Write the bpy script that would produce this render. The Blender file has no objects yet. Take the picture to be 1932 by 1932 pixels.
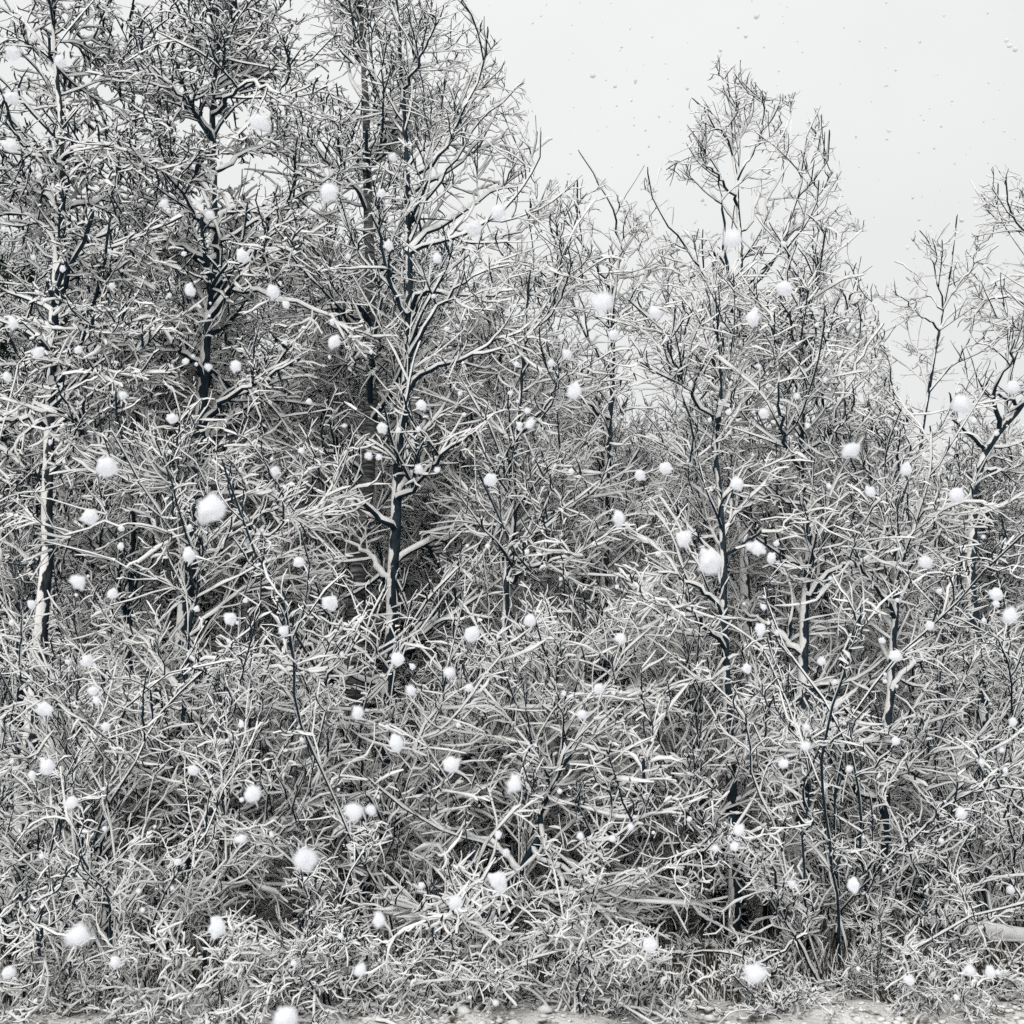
import bpy, math, random
import numpy as np

# ------------------------------------------------------------------ camera, sky, sun, exposure
sc = bpy.context.scene
col = sc.collection
R = math.radians
rng = np.random.default_rng(7)
random.seed(7)

CAM_Z, PITCH, F = 1.6, R(15.0), 1.072          # F = focal length in picture widths
cam_data = bpy.data.cameras.new('camera')
cam_data.sensor_width = 36.0
cam_data.lens = 36.0 * F
cam_data.clip_start = 0.05
cam_data.clip_end = 900.0
cam_data.dof.use_dof = True
cam_data.dof.focus_distance = 13.0
cam_data.dof.aperture_fstop = 5.6
cam = bpy.data.objects.new('camera', cam_data)
cam.location = (0, 0, CAM_Z)
cam.rotation_euler = (R(90) + PITCH, 0, 0)
col.objects.link(cam)
sc.camera = cam

SUN_EL, SUN_AZ = R(36), R(200)                  # azimuth clockwise from +Y: behind the camera, a little to the left
world = bpy.data.worlds.new('World')
sc.world = world
world.use_nodes = True
wn, wl = world.node_tree.nodes, world.node_tree.links
wn.clear()
w_out = wn.new('ShaderNodeOutputWorld')
w_bg = wn.new('ShaderNodeBackground')
w_sky = wn.new('ShaderNodeTexSky')
w_sky.sky_type = 'NISHITA'
w_sky.sun_disc = False
w_sky.sun_elevation = SUN_EL
w_sky.sun_rotation = SUN_AZ
w_sky.air_density = 1.0
w_sky.dust_density = 6.0
w_hs = wn.new('ShaderNodeHueSaturation')
w_hs.inputs['Saturation'].default_value = 0.25
w_mix = wn.new('ShaderNodeMix'); w_mix.data_type = 'RGBA'
w_mix.inputs[0].default_value = 0.93            # cloud layer hides nearly all of the clear sky
w_geo = wn.new('ShaderNodeTexCoord')
w_sep = wn.new('ShaderNodeSeparateXYZ')
w_map = wn.new('ShaderNodeMapRange')            # overcast sky: brighter towards the zenith
w_map.inputs['From Min'].default_value = 0.0; w_map.inputs['From Max'].default_value = 1.0
w_map.inputs['To Min'].default_value = 5.75; w_map.inputs['To Max'].default_value = 7.6
w_noise = wn.new('ShaderNodeTexNoise')
w_noise.inputs['Scale'].default_value = 3.0; w_noise.inputs['Detail'].default_value = 5.0
w_nm = wn.new('ShaderNodeMapRange')
w_nm.inputs['From Min'].default_value = 0.3; w_nm.inputs['From Max'].default_value = 0.7
w_nm.inputs['To Min'].default_value = 0.965; w_nm.inputs['To Max'].default_value = 1.03
w_mul = wn.new('ShaderNodeMath'); w_mul.operation = 'MULTIPLY'
w_comb = wn.new('ShaderNodeVectorMath'); w_comb.operation = 'SCALE'
w_comb.inputs[0].default_value = (0.992, 1.0, 0.996)
wl.new(w_sky.outputs[0], w_hs.inputs['Color'])
wl.new(w_geo.outputs['Generated'], w_sep.inputs[0])
wl.new(w_geo.outputs['Generated'], w_noise.inputs['Vector'])
wl.new(w_sep.outputs['Z'], w_map.inputs['Value'])
wl.new(w_noise.outputs['Fac'], w_nm.inputs['Value'])
wl.new(w_map.outputs[0], w_mul.inputs[0]); wl.new(w_nm.outputs[0], w_mul.inputs[1])
wl.new(w_mul.outputs[0], w_comb.inputs['Scale'])
wl.new(w_hs.outputs[0], w_mix.inputs[6]); wl.new(w_comb.outputs[0], w_mix.inputs[7])
wl.new(w_mix.outputs[2], w_bg.inputs['Color'])
w_bg.inputs['Strength'].default_value = 0.10
wl.new(w_bg.outputs[0], w_out.inputs[0])

sun_data = bpy.data.lights.new('sun', 'SUN')
sun_data.energy = 1.5
sun_data.angle = R(30)
sun_data.color = (1.0, 0.985, 0.965)
sun = bpy.data.objects.new('sun', sun_data)
d = np.array([math.sin(SUN_AZ) * math.cos(SUN_EL), math.cos(SUN_AZ) * math.cos(SUN_EL), math.sin(SUN_EL)])
from mathutils import Vector
sun.rotation_euler = Vector(d).to_track_quat('Z', 'Y').to_euler()
sun.location = (0, -5, 30)
col.objects.link(sun)

sc.view_settings.view_transform = 'Standard'
sc.view_settings.look = 'None'
sc.view_settings.exposure = 0.42
sc.view_settings.gamma = 1.0
sc.view_settings.use_curve_mapping = False
sc.render.engine = 'CYCLES'
sc.cycles.max_bounces = 6
sc.cycles.diffuse_bounces = 1
sc.cycles.glossy_bounces = 1
sc.cycles.transmission_bounces = 2
sc.cycles.use_denoising = False

# ------------------------------------------------------------------ helpers
PX = 1932.0                                     # all traced coordinates: photograph scaled to 1932 pixels

def W(px, py, Y):
    """Point at distance Y that the photograph shows at (px, py)."""
    x = (px - PX / 2) / PX / F
    y = -(py - PX / 2) / PX / F
    dy = math.cos(PITCH) - y * math.sin(PITCH)
    dz = math.sin(PITCH) + y * math.cos(PITCH)
    return np.array([x / dy * Y, Y, CAM_Z + dz / dy * Y])

def project(P):
    """World points -> photograph coordinates (1932 scale)."""
    x, y, z = P[..., 0], P[..., 1], P[..., 2] - CAM_Z
    zc = y * math.cos(PITCH) + z * math.sin(PITCH)
    yc = -y * math.sin(PITCH) + z * math.cos(PITCH)
    zc = np.maximum(zc, 0.1)
    return PX / 2 + x / zc * F * PX, PX / 2 - yc / zc * F * PX

SKY = np.array([(-300, -300), (130, -200), (150, -40), (225, -40), (240, -300), (800, -300), (850, -30), (900, 45), (945, 70),
                (955, 100), (985, 150), (975, 205), (962, 300), (1018, 230), (1048, 262), (1040, 330), (1022, 400),
                (1062, 420), (1078, 300), (1092, 280), (1125, 320), (1160, 390), (1205, 400), (1212, 310), (1232, 305),
                (1290, 330), (1300, 185), (1350, 130), (1358, 112), (1412, 128), (1430, 190), (1480, 200), (1545, 185),
                (1560, 230), (1585, 310), (1595, 400), (1628, 425), (1640, 470), (1660, 600), (1700, 620), (1682, 500),
                (1722, 430), (1760, 440), (1800, 395), (1870, 420), (1826, 335), (1932, 320), (2300, 280)], float)

GAP = np.array([p for p in SKY.tolist() if p[0] < 1645] + [(1660, 600), (1690, 740), (1740, 840), (1795, 790), (1815, 660), (1830, 480), (1838, 345), (1932, 320), (2300, 280)])
ENV = [SKY]                                     # crown envelope in use: the treeline against the sky
def under_sky(P, margin=24.0):
    u, v = project(P)
    E = ENV[0]; o = np.argsort(E[:, 0])
    lim = np.interp(u, E[o, 0], E[o, 1])
    return v > lim - margin

def unit(v):
    return v / np.maximum(np.linalg.norm(v, axis=-1, keepdims=True), 1e-9)

def polyline(pts, K, jit=0.0):
    """Resample a coarse polyline to K smooth nodes (Catmull-Rom)."""
    pts = np.asarray(pts, float)
    ext = np.vstack([2 * pts[0] - pts[1], pts, 2 * pts[-1] - pts[-2]])
    seg = np.linalg.norm(np.diff(pts, axis=0), axis=1)
    cum = np.concatenate([[0], np.cumsum(seg)])
    out = []
    for s in np.linspace(0, cum[-1], K):
        i = min(int(np.searchsorted(cum, s, side='right') - 1), len(pts) - 2)
        t = (s - cum[i]) / max(seg[i], 1e-6)
        p0, p1, p2, p3 = ext[i], ext[i + 1], ext[i + 2], ext[i + 3]
        out.append(0.5 * ((2 * p1) + (-p0 + p2) * t + (2 * p0 - 5 * p1 + 4 * p2 - p3) * t * t + (-p0 + 3 * p1 - 3 * p2 + p3) * t ** 3))
    out = np.array(out)
    if jit:
        out[1:-1] += rng.normal(0, jit, (K - 2, 3))
    return out

WIND = np.array([-0.35, -0.75, 0.0])

def spawn(P, Rr, n, t0=0.15, t1=1.0, ang=50, angv=14, L=0.5, Lv=0.3, K=5, wig=0.18, up=0.1, rr=0.55, rmin=0.004,
          taper=0.35, flat=1.0, shorten=0.5, side=None):
    """Grow n children on every polyline of P[B,K0,3]; returns P2[B*n,K,3], R2."""
    B, K0 = P.shape[:2]
    if B == 0 or n <= 0:
        return np.zeros((0, K, 3)), np.zeros((0, K))
    tot = int(round(B * n))
    b = np.concatenate([np.repeat(np.arange(B), int(n)), rng.choice(B, tot - B * int(n), replace=False) if tot > B * int(n) else np.zeros(0, int)]).astype(int)
    k = len(b)
    t = t0 + (t1 - t0) * rng.random(k)
    f = t * (K0 - 1); i = np.minimum(f.astype(int), K0 - 2); fr = (f - i)[:, None]
    pos = P[b, i] * (1 - fr) + P[b, i + 1] * fr
    tan = unit(P[b, i + 1] - P[b, i])
    rad = (Rr[b, i] * (1 - fr[:, 0]) + Rr[b, i + 1] * fr[:, 0])
    q = rng.normal(size=(k, 3)); q[:, 2] *= flat
    if side is not None:
        q += np.asarray(side)
    perp = unit(q - (q * tan).sum(1, keepdims=True) * tan)
    a = np.radians(rng.normal(ang, angv, k))[:, None]
    dr = unit(tan * np.cos(a) + perp * np.sin(a))
    ln = L * np.exp(rng.normal(0, Lv, k)) * (1 - shorten * t)
    step = (ln / (K - 1))[:, None]
    out = np.empty((k, K, 3)); out[:, 0] = pos
    bend = rng.normal(0, 1.0, (k, 3)) * wig * min(1.0, 4.0 / K)
    for j in range(1, K):
        out[:, j] = out[:, j - 1] + dr * step
        dr = unit(dr + rng.normal(0, wig * 0.8, (k, 3)) + bend + np.array([0, 0, up]))
    r0 = np.maximum(rad * rr, rmin)[:, None]
    s = np.linspace(0, 1, K)[None]
    R2 = np.maximum(r0 * (1 - (1 - taper) * s), rmin * 0.8)
    return out, R2

class Geo:
    """Collects branches (bark below, snow on the upper side) and turns them into one mesh."""
    def __init__(self):
        self.v, self.f, self.m, self.n = [], [], [], 0
    def add(self, P, Rr, sides=4, snow=0.02, high=0.03, coat=0.25, lump=0.3, bare=0.08, full=0.0):
        B, K = P.shape[:2]
        if B == 0:
            return self
        T = np.empty_like(P)
        T[:, 1:-1] = P[:, 2:] - P[:, :-2]; T[:, 0] = P[:, 1] - P[:, 0]; T[:, -1] = P[:, -1] - P[:, -2]
        T = unit(T)
        if K > 4:                                # blunt, rounded snow at the tips
            P = P.copy(); P[:, -2] = P[:, -2] * 0.35 + P[:, -1] * 0.65
        ref = np.array([0, 0, 1.0]) + 0.28 * WIND + rng.normal(0, 0.08, (B, 1, 3))
        U = unit(ref - (ref * T).sum(-1, keepdims=True) * T)
        S = np.cross(T, U)
        hz = np.sqrt(np.clip(1 - T[..., 2] ** 2, 0, 1))
        amt = np.clip((hz - 0.12) / 0.5, 0, 1)
        amt = coat + (1 - coat) * amt
        br = np.exp(rng.normal(0, 0.22, (B, 1)))
        br *= (rng.random((B, 1)) > bare)
        lum = np.clip(1 + rng.normal(0, lump, (B, K)), 0.25, 2.2)
        sn = amt * br * lum
        sn[:, -1] *= 0.3 if K > 4 else 0.5
        w = snow * sn; h = high * sn
        if sides == 4:
            phi = np.radians([-90, 0, 90, 180])
        elif sides == 5:
            phi = np.radians([-90, -2, 55, 125, 182])
        elif sides == 6:
            phi = np.radians([-60, -5, 55, 125, 185, 240])
        else:
            phi = np.radians(-90 + 360 / sides * np.arange(sides))
        c, s = np.cos(phi), np.sin(phi)
        upf = np.clip((s + 0.35) / 0.6, 0, 1)
        x = c[None, None] * (Rr[..., None] + w[..., None] * upf)
        z = s[None, None] * (Rr[..., None] + np.where(s > 0, 1, 0) * h[..., None])
        V = P[:, :, None] + S[:, :, None] * x[..., None] + U[:, :, None] * z[..., None]
        base = self.n + (np.arange(B)[:, None, None] * K + np.arange(K - 1)[None, :, None]) * sides
        j = np.arange(sides)[None, None]; j2 = (j + 1) % sides
        F4 = np.stack([base + j, base + j2, base + sides + j2, base + sides + j], -1)
        fc = (s + np.roll(s, -1)) / 2
        has = (sn[:, :-1] > 0.16)[..., None] & (h[:, :-1] > 0.002)[..., None]
        M = ((fc[None, None] > -0.2 - full) & has).astype(np.int32)
        M = np.broadcast_to(M, F4.shape[:3]).copy()
        self.v.append(V.reshape(-1, 3)); self.f.append(F4.reshape(-1, 4)); self.m.append(M.reshape(-1))
        self.n += B * K * sides
        return self
    def mesh(self, name, mats):
        V = np.concatenate(self.v).astype(np.float32); Fc = np.concatenate(self.f).astype(np.int32); M = np.concatenate(self.m).astype(np.int32)
        return raw_mesh(name, V, Fc, M, mats)

TRI = [0]
def raw_mesh(name, V, Fc, M, mats, smooth=True):
    me = bpy.data.meshes.new(name)
    k = Fc.shape[1]
    me.vertices.add(len(V)); me.vertices.foreach_set('co', np.ascontiguousarray(V, np.float32).ravel())
    me.loops.add(Fc.size); me.loops.foreach_set('vertex_index', np.ascontiguousarray(Fc, np.int32).ravel())
    me.polygons.add(len(Fc)); me.polygons.foreach_set('loop_start', (np.arange(len(Fc)) * k).astype(np.int32))
    for m in mats:
        me.materials.append(m)
    if M is not None:
        me.polygons.foreach_set('material_index', M)
    me.polygons.foreach_set('use_smooth', np.full(len(Fc), smooth))
    me.update(calc_edges=True)
    TRI[0] += len(Fc) * (k - 2)
    return me

def link(name, me, parent=None, kind=None, loc=None):
    o = bpy.data.objects.new(name, me); col.objects.link(o)
    if parent is not None:
        o.parent = parent
    if kind:
        o['kind'] = kind
    if loc is not None:
        o.location = loc
    return o

def thing(name, label, cat, loc=(0, 0, 0), group=None, me=None):
    o = bpy.data.objects.new(name, me); col.objects.link(o)
    o.location = loc; o['label'] = label; o['category'] = cat
    if group:
        o['group'] = group
    return o

def copy_tree(o, loc, rz, scale, label, group, parent=None):
    c = o.copy(); col.objects.link(c)
    if parent is None:
        c.location = loc; c.rotation_euler = (0, 0, rz); c.scale = scale
        c['label'] = label
        if group:
            c['group'] = group
    else:
        c.parent = parent
    for ch in list(o.children):
        copy_tree(ch, None, 0, None, None, None, c)
    return c

# ------------------------------------------------------------------ materials
def mat(name, rough=0.9):
    m = bpy.data.materials.new(name); m.use_nodes = True
    nt = m.node_tree; b = nt.nodes['Principled BSDF']
    b.inputs['Roughness'].default_value = rough
    b.inputs['Specular IOR Level'].default_value = 0.15
    return m, nt, b

def noise(nt, scale, detail=4.0, coord='Object', stretch=None):
    tc = nt.nodes.new('ShaderNodeTexCoord'); n = nt.nodes.new('ShaderNodeTexNoise')
    n.inputs['Scale'].default_value = scale; n.inputs['Detail'].default_value = detail
    if stretch:
        mp = nt.nodes.new('ShaderNodeMapping'); mp.inputs['Scale'].default_value = stretch
        nt.links.new(tc.outputs[coord], mp.inputs[0]); nt.links.new(mp.outputs[0], n.inputs['Vector'])
    else:
        nt.links.new(tc.outputs[coord], n.inputs['Vector'])
    return n

def ramp(nt, src, stops):
    r = nt.nodes.new('ShaderNodeValToRGB')
    while len(r.color_ramp.elements) < len(stops):
        r.color_ramp.elements.new(0.5)
    for e, (p, c) in zip(r.color_ramp.elements, stops):
        e.position = p; e.color = (*c, 1)
    nt.links.new(src, r.inputs[0])
    return r

def bump(nt, b, src, strength, dist):
    bp = nt.nodes.new('ShaderNodeBump'); bp.inputs['Strength'].default_value = strength; bp.inputs['Distance'].default_value = dist
    nt.links.new(src, bp.inputs['Height']); nt.links.new(bp.outputs[0], b.inputs['Normal'])

def snow_mat(name, lo, hi):
    m, nt, b = mat(name, 0.85)
    n = noise(nt, 9.0, 5.0)
    r = ramp(nt, n.outputs['Fac'], [(0.3, lo), (0.7, hi)])
    nt.links.new(r.outputs[0], b.inputs['Base Color'])
    n2 = noise(nt, 60.0, 2.0)
    bump(nt, b, n2.outputs['Fac'], 0.35, 0.01)
    return m

SNOW = snow_mat('snow on branches', (0.70, 0.70, 0.69), (0.84, 0.84, 0.835))

def bark_mat(name, lo, hi, scale=14.0, patch=0.0):
    """Bark; patch > 0 adds wind-blown snow sticking to it in irregular patches."""
    m, nt, b = mat(name, 0.9)
    n = noise(nt, scale, 6.0, stretch=(1, 1, 0.35))
    r = ramp(nt, n.outputs['Fac'], [(0.35, lo), (0.7, hi)])
    out = r.outputs[0]
    if patch > 0:
        n3 = noise(nt, 7.0, 6.0, stretch=(1, 1, 0.6))
        g = nt.nodes.new('ShaderNodeNewGeometry')
        dt = nt.nodes.new('ShaderNodeVectorMath'); dt.operation = 'DOT_PRODUCT'
        dt.inputs[1].default_value = (-0.85, -0.3, 0.45)
        nt.links.new(g.outputs['Normal'], dt.inputs[0])
        ml = nt.nodes.new('ShaderNodeMath'); ml.operation = 'MULTIPLY_ADD'
        ml.inputs[1].default_value = 0.28; 
        nt.links.new(dt.outputs['Value'], ml.inputs[0]); nt.links.new(n3.outputs['Fac'], ml.inputs[2])
        st = ramp(nt, ml.outputs[0], [(0.72 - patch, (0, 0, 0)), (0.75 - patch, (1, 1, 1))])
        mx = nt.nodes.new('ShaderNodeMix'); mx.data_type = 'RGBA'
        nt.links.new(st.outputs[0], mx.inputs[0]); nt.links.new(out, mx.inputs[6])
        mx.inputs[7].default_value = (0.76, 0.75, 0.73, 1)
        out = mx.outputs[2]
    nt.links.new(out, b.inputs['Base Color'])
    bump(nt, b, n.outputs['Fac'], 0.6, 0.02)
    return m

TWIG = bark_mat('dark shadow-blue twig bark', (0.007, 0.018, 0.028), (0.018, 0.034, 0.047), 20.0)  # twig colour carries the blue tint of the shadows
BARK = bark_mat('dark shadow-blue trunk bark', (0.007, 0.016, 0.024), (0.030, 0.044, 0.055), 22.0, 0.05)  # shadow blue is put into the trunk colour too
BARKP = bark_mat('dark bark plastered with snow', (0.01, 0.017, 0.022), (0.05, 0.058, 0.062), 22.0, 0.19)

def birch_mat():
    m, nt, b = mat('grey birch bark', 0.8)
    n = noise(nt, 9.0, 5.0, stretch=(0.6, 0.6, 5.0))
    r = ramp(nt, n.outputs['Fac'], [(0.38, (0.02, 0.024, 0.026)), (0.5, (0.10, 0.105, 0.105)), (0.68, (0.26, 0.26, 0.25))])
    nt.links.new(r.outputs[0], b.inputs['Base Color'])
    bump(nt, b, n.outputs['Fac'], 0.5, 0.015)
    return m
BIRCH = birch_mat()

# ------------------------------------------------------------------ tree builder from traced trunk and limbs
def radii(r0, r1, K):
    return r0 + (r1 - r0) * np.linspace(0, 1, K) ** 0.9

def traced(pts, Y0, Y1, K, jit=0.0):
    n = len(pts)
    return polyline([W(x, y, Y0 + (Y1 - Y0) * i / max(n - 1, 1)) for i, (x, y) in enumerate(pts)], K, jit)

STYLES = {
    # open upright crown, snow lying along smooth twigs
    'open': dict(l2=8.5, l2L=1.15, l2up=0.07, l3=7.5, l3L=0.38, l3up=0.10, l4=1.2, l4L=0.13, l4up=0.1, wig=0.15, snow=0.0068, high=0.0155, ang=45, bare=0.28),
    # heavy, tufted snow
    'heavy': dict(l2=9.5, l2L=1.2, l2up=0.02, l3=8.5, l3L=0.36, l3up=-0.02, l4=3.6, l4L=0.095, l4up=-0.06, wig=0.2, snow=0.0125, high=0.022, ang=46, bare=0.05),
    'mid': dict(l2=9.5, l2L=1.2, l2up=0.06, l3=8.5, l3L=0.38, l3up=0.03, l4=1.4, l4L=0.12, l4up=0.0, wig=0.19, snow=0.0078, high=0.0165, ang=43, bare=0.15),
}

def build_tree(name, label, cat, trunk, limbs, Y, r0, r1, style='mid', bark=None, extra=10, extraL=1.8, t_extra=(0.35, 0.98),
               extra_up=0.12, extra_ang=55, limb_r=0.03, dens=1.0, limb_d=0.7, group=None, prune=True, base=True):
    st = STYLES[style]; bark = bark or BARK
    pts = list(trunk)
    K = 26
    T = traced(pts, Y, Y + 0.1, K, 0.008)
    if base:                                     # carry the trunk down to the ground
        lean = (T[0] - T[3]) ; lean[2] = 0
        foot = np.array([T[0][0] + lean[0] * 0.4, T[0][1], -0.1])
        if T[0][2] > 0.1:
            T = polyline(np.vstack([[foot], T[::3], [T[-1]]]), K + 6, 0.006)
    K = len(T)
    TR = radii(r0, r1, K); TR[0] *= 1.25
    root = thing(name, label, cat, T[0].tolist(), group)
    off = T[0]
    def rel(P):
        return P - off
    g = Geo(); g.add(rel(T)[None], TR[None], sides=10, snow=0.004, high=0.006, coat=0.3, lump=0.3, bare=0.0)
    g.m[-1][:] = 0
    link('trunk', g.mesh('trunk', [bark, SNOW]), root)
    LP, LR = [], []
    for i, l in enumerate(limbs):
        Ks = 14
        dy = limb_d * (1 if i % 2 else -1) * (0.5 + random.random())
        P = traced(l, Y, Y + dy, Ks, 0.018)
        # rooted on the trunk where it starts
        dz = np.abs(T[:, 2] - P[0][2]); k = int(dz.argmin())
        if np.linalg.norm(T[k] - P[0]) < 0.9:
            P[0] = T[k]
        rr_ = min(limb_r, TR[k] * 0.75)
        LP.append(P); LR.append(radii(rr_, 0.006, Ks))
    if extra:
        P, r_ = spawn(T[None], TR[None], extra, t0=t_extra[0], t1=t_extra[1], ang=extra_ang, angv=12, L=extraL, Lv=0.25, K=14, wig=0.09,
                      up=extra_up, rr=0.42, rmin=0.009, taper=0.35, flat=0.4, shorten=0.55, side=(0, 0.55, 0))
        ok = under_sky(P[:, -1]) & (P[:, -1, 2] > 0.2) if prune else P[:, -1, 2] > 0.2
        for a, b_ in zip(P[ok], r_[ok]):
            LP.append(a); LR.append(b_)
    LP = np.array(LP); LR = np.array(LR)
    for P, r_ in zip(LP, LR):
        g = Geo(); g.add(rel(P)[None], r_[None], sides=6, snow=st['snow'] * 1.1, high=st['high'] * 1.3, coat=0.36, lump=0.2, bare=0)
        link('limb', g.mesh('limb', [TWIG, SNOW]), root)
    # the top of the trunk bears branches too
    half = int(K * 0.45)
    TT = polyline(T[half:], 14)[None]; TTR = radii(TR[half], TR[-1], 14)[None]
    SP = np.concatenate([LP, TT, TT]); SR = np.concatenate([LR, TTR, TTR])
    g = Geo()
    def cut(P, r_):
        if prune:                                # twigs near the edge of the crown stay short
            out = ~under_sky(P[:, -1]); P[out] = P[out, :1] + (P[out] - P[out, :1]) * 0.35
        ok = P[:, :, 2].min(1) > 0.05
        if prune:
            ok &= under_sky(P[:, -1])
        return P[ok], r_[ok]
    P2, R2 = cut(*spawn(SP, SR, st['l2'] * dens, 0.12, 1.0, st['ang'], 13, st['l2L'], 0.3, 8, st['wig'] * 0.8, st['l2up'], 0.55, 0.005, shorten=0.5, side=(0, 0.3, 0)))
    P3, R3 = cut(*spawn(P2, R2, st['l3'], 0.12, 1.0, st['ang'] + 3, 16, st['l3L'], 0.35, 4, st['wig'], st['l3up'], 0.7, 0.0032, shorten=0.4))
    P4, R4 = cut(*spawn(P3, R3, st['l4'], 0.15, 1.0, st['ang'] + 6, 18, st['l4L'], 0.35, 3, st['wig'] * 1.2, st['l4up'], 0.8, 0.0026, shorten=0.3))
    s, h = st['snow'], st['high']
    g.add(rel(P2), R2, 4, s, h * 1.1, 0.2, 0.32, 0.04)
    g.add(rel(P3), R3, 4, s * 0.9, h * 0.95, 0.2, 0.34, 0.08)
    g.add(rel(P4), R4, 4, s * 0.8, h * 0.85, 0.2, 0.35, st['bare'])
    link('crown', g.mesh('crown', [TWIG, SNOW]), root, 'stuff')
    return root

# ------------------------------------------------------------------ the trees one can tell apart
ENV[0] = GAP
build_tree('alder_tree', 'dark trunked tree at the left edge with horizontal limbs bowed under tufted snow', 'tree',
           [(85, 1120), (88, 950), (98, 700), (105, 560), (110, 430), (118, 330), (122, 290), (112, 200), (104, 100), (100, -40)],
           [[(110, 490), (153, 477), (193, 467), (235, 463)], [(118, 395), (173, 382), (233, 383), (300, 405)], [(120, 300), (150, 280), (193, 273), (240, 285)],
            [(103, 443), (67, 417), (20, 390), (-30, 380)], [(115, 310), (80, 290), (47, 270), (0, 262)], [(113, 383), (67, 360), (17, 333), (-30, 330)],
            [(97, 620), (150, 590), (210, 580), (250, 600)], [(98, 650), (40, 620), (-20, 610)], [(92, 800), (30, 790), (-30, 810)], [(104, 110), (60, 60), (25, 5)],
            [(95, 720), (160, 680), (215, 670)]],
           11.8, 0.095, 0.02, 'heavy', BARKP, extra=16, extraL=2.0, extra_up=-0.01, extra_ang=70, limb_r=0.04, dens=1.1)
build_tree('alder_tree', 'tall tree with a plume of steep limbs, second dark trunk from the left edge', 'tree',
           [(372, 860), (385, 720), (393, 623), (403, 533), (410, 433), (405, 383), (402, 300), (403, 200), (403, 117), (408, 33), (412, -80)],
           [[(395, 610), (417, 567), (450, 547), (520, 563), (600, 583), (650, 640)], [(410, 413), (433, 397), (483, 397), (533, 427), (600, 470)],
            [(408, 440), (370, 407), (333, 350), (297, 317)], [(404, 375), (383, 353), (333, 300), (280, 248)], [(402, 260), (360, 203), (327, 167), (285, 125)],
            [(403, 110), (360, 45), (300, 0), (260, -20)], [(405, 225), (433, 180), (480, 160), (530, 175)], [(404, 170), (443, 127), (480, 95), (510, 40)],
            [(377, 800), (433, 750), (493, 717), (570, 675)], [(375, 850), (433, 794), (500, 757), (580, 715)], [(400, 500), (350, 470), (300, 455), (260, 460)],
            [(404, 330), (450, 300), (500, 270), (560, 250)], [(385, 700), (340, 660), (290, 650)], [(404, 130), (440, 70), (470, 10)], [(395, 560), (440, 500), (500, 470), (560, 480)]],
           12.4, 0.115, 0.02, 'heavy', BARK, extra=16, extraL=2.4, extra_up=0.06, extra_ang=52, limb_r=0.042, dens=1.0)
build_tree('birch_tree', 'grey ringed birch trunk climbing left of the forked tree in the middle', 'tree',
           [(655, 1560), (660, 1400), (668, 1250), (680, 1040), (690, 900), (697, 800), (703, 680), (706, 580), (694, 467), (684, 410), (692, 350), (698, 270), (690, 180), (684, 90), (680, -40)],
           [[(692, 380), (650, 330), (610, 300), (580, 250)], [(690, 200), (660, 150), (650, 90), (640, 20)], [(700, 300), (740, 250), (760, 180)], [(697, 117), (715, 200), (734, 280)],
            [(704, 620), (650, 590), (600, 580), (560, 590)], [(700, 700), (640, 690), (590, 720)], [(690, 900), (640, 860), (590, 850), (560, 870)], [(684, 1000), (730, 950), (760, 920)]],
           13.3, 0.15, 0.03, 'mid', BIRCH, extra=14, extraL=2.2, extra_up=0.08, limb_r=0.03)
build_tree('forked_tree', 'tall dark middle tree with thick limbs sweeping up right against the sky', 'tree',
           [(700, 1640), (716, 1500), (730, 1380), (736, 1280), (742, 1080), (746, 960), (760, 830), (770, 640), (774, 560), (772, 430), (767, 320), (768, 267), (761, 200), (764, 133), (754, 67), (745, -20)],
           [[(770, 430), (794, 393), (831, 340), (871, 283), (894, 240), (931, 207), (961, 177), (984, 157)], [(769, 310), (811, 273), (831, 243), (861, 213), (885, 150)],
            [(764, 170), (784, 127), (811, 77), (837, 10)], [(772, 570), (811, 547), (857, 500), (927, 453), (1000, 425), (1030, 395)], [(773, 560), (827, 550), (911, 557), (977, 547)],
            [(768, 690), (831, 651), (890, 640)], [(766, 730), (817, 694), (877, 677), (940, 640), (990, 625)], [(757, 870), (787, 817), (821, 777), (830, 760)],
            [(748, 950), (811, 884), (861, 837), (914, 797)], [(748, 935), (794, 861), (824, 804), (835, 780)], [(760, 700), (800, 620), (850, 560), (900, 520), (960, 500)],
            [(775, 450), (850, 420), (920, 370), (980, 330), (1015, 275), (1042, 262)], [(775, 470), (860, 450), (930, 410), (990, 350), (1015, 300), (1020, 240)],
            [(765, 140), (800, 90), (850, 60), (880, 30)], [(770, 340), (830, 300), (880, 200), (915, 110), (920, 50)], [(770, 360), (850, 320), (910, 260), (945, 190), (950, 100)],
            [(745, 1000), (690, 950), (640, 930), (600, 900)], [(740, 1100), (700, 1050), (650, 1020)], [(770, 610), (730, 520), (715, 440), (700, 400)], [(742, 1060), (810, 1020), (880, 1000), (940, 960)],
            [(735, 1280), (790, 1200), (850, 1170), (930, 1165)], [(732, 1300), (650, 1260), (580, 1200), (520, 1180)]],
           12.6, 0.098, 0.02, 'open', BARK, extra=10, extraL=2.0, extra_up=0.15, extra_ang=42, limb_r=0.045, dens=0.85)
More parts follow.
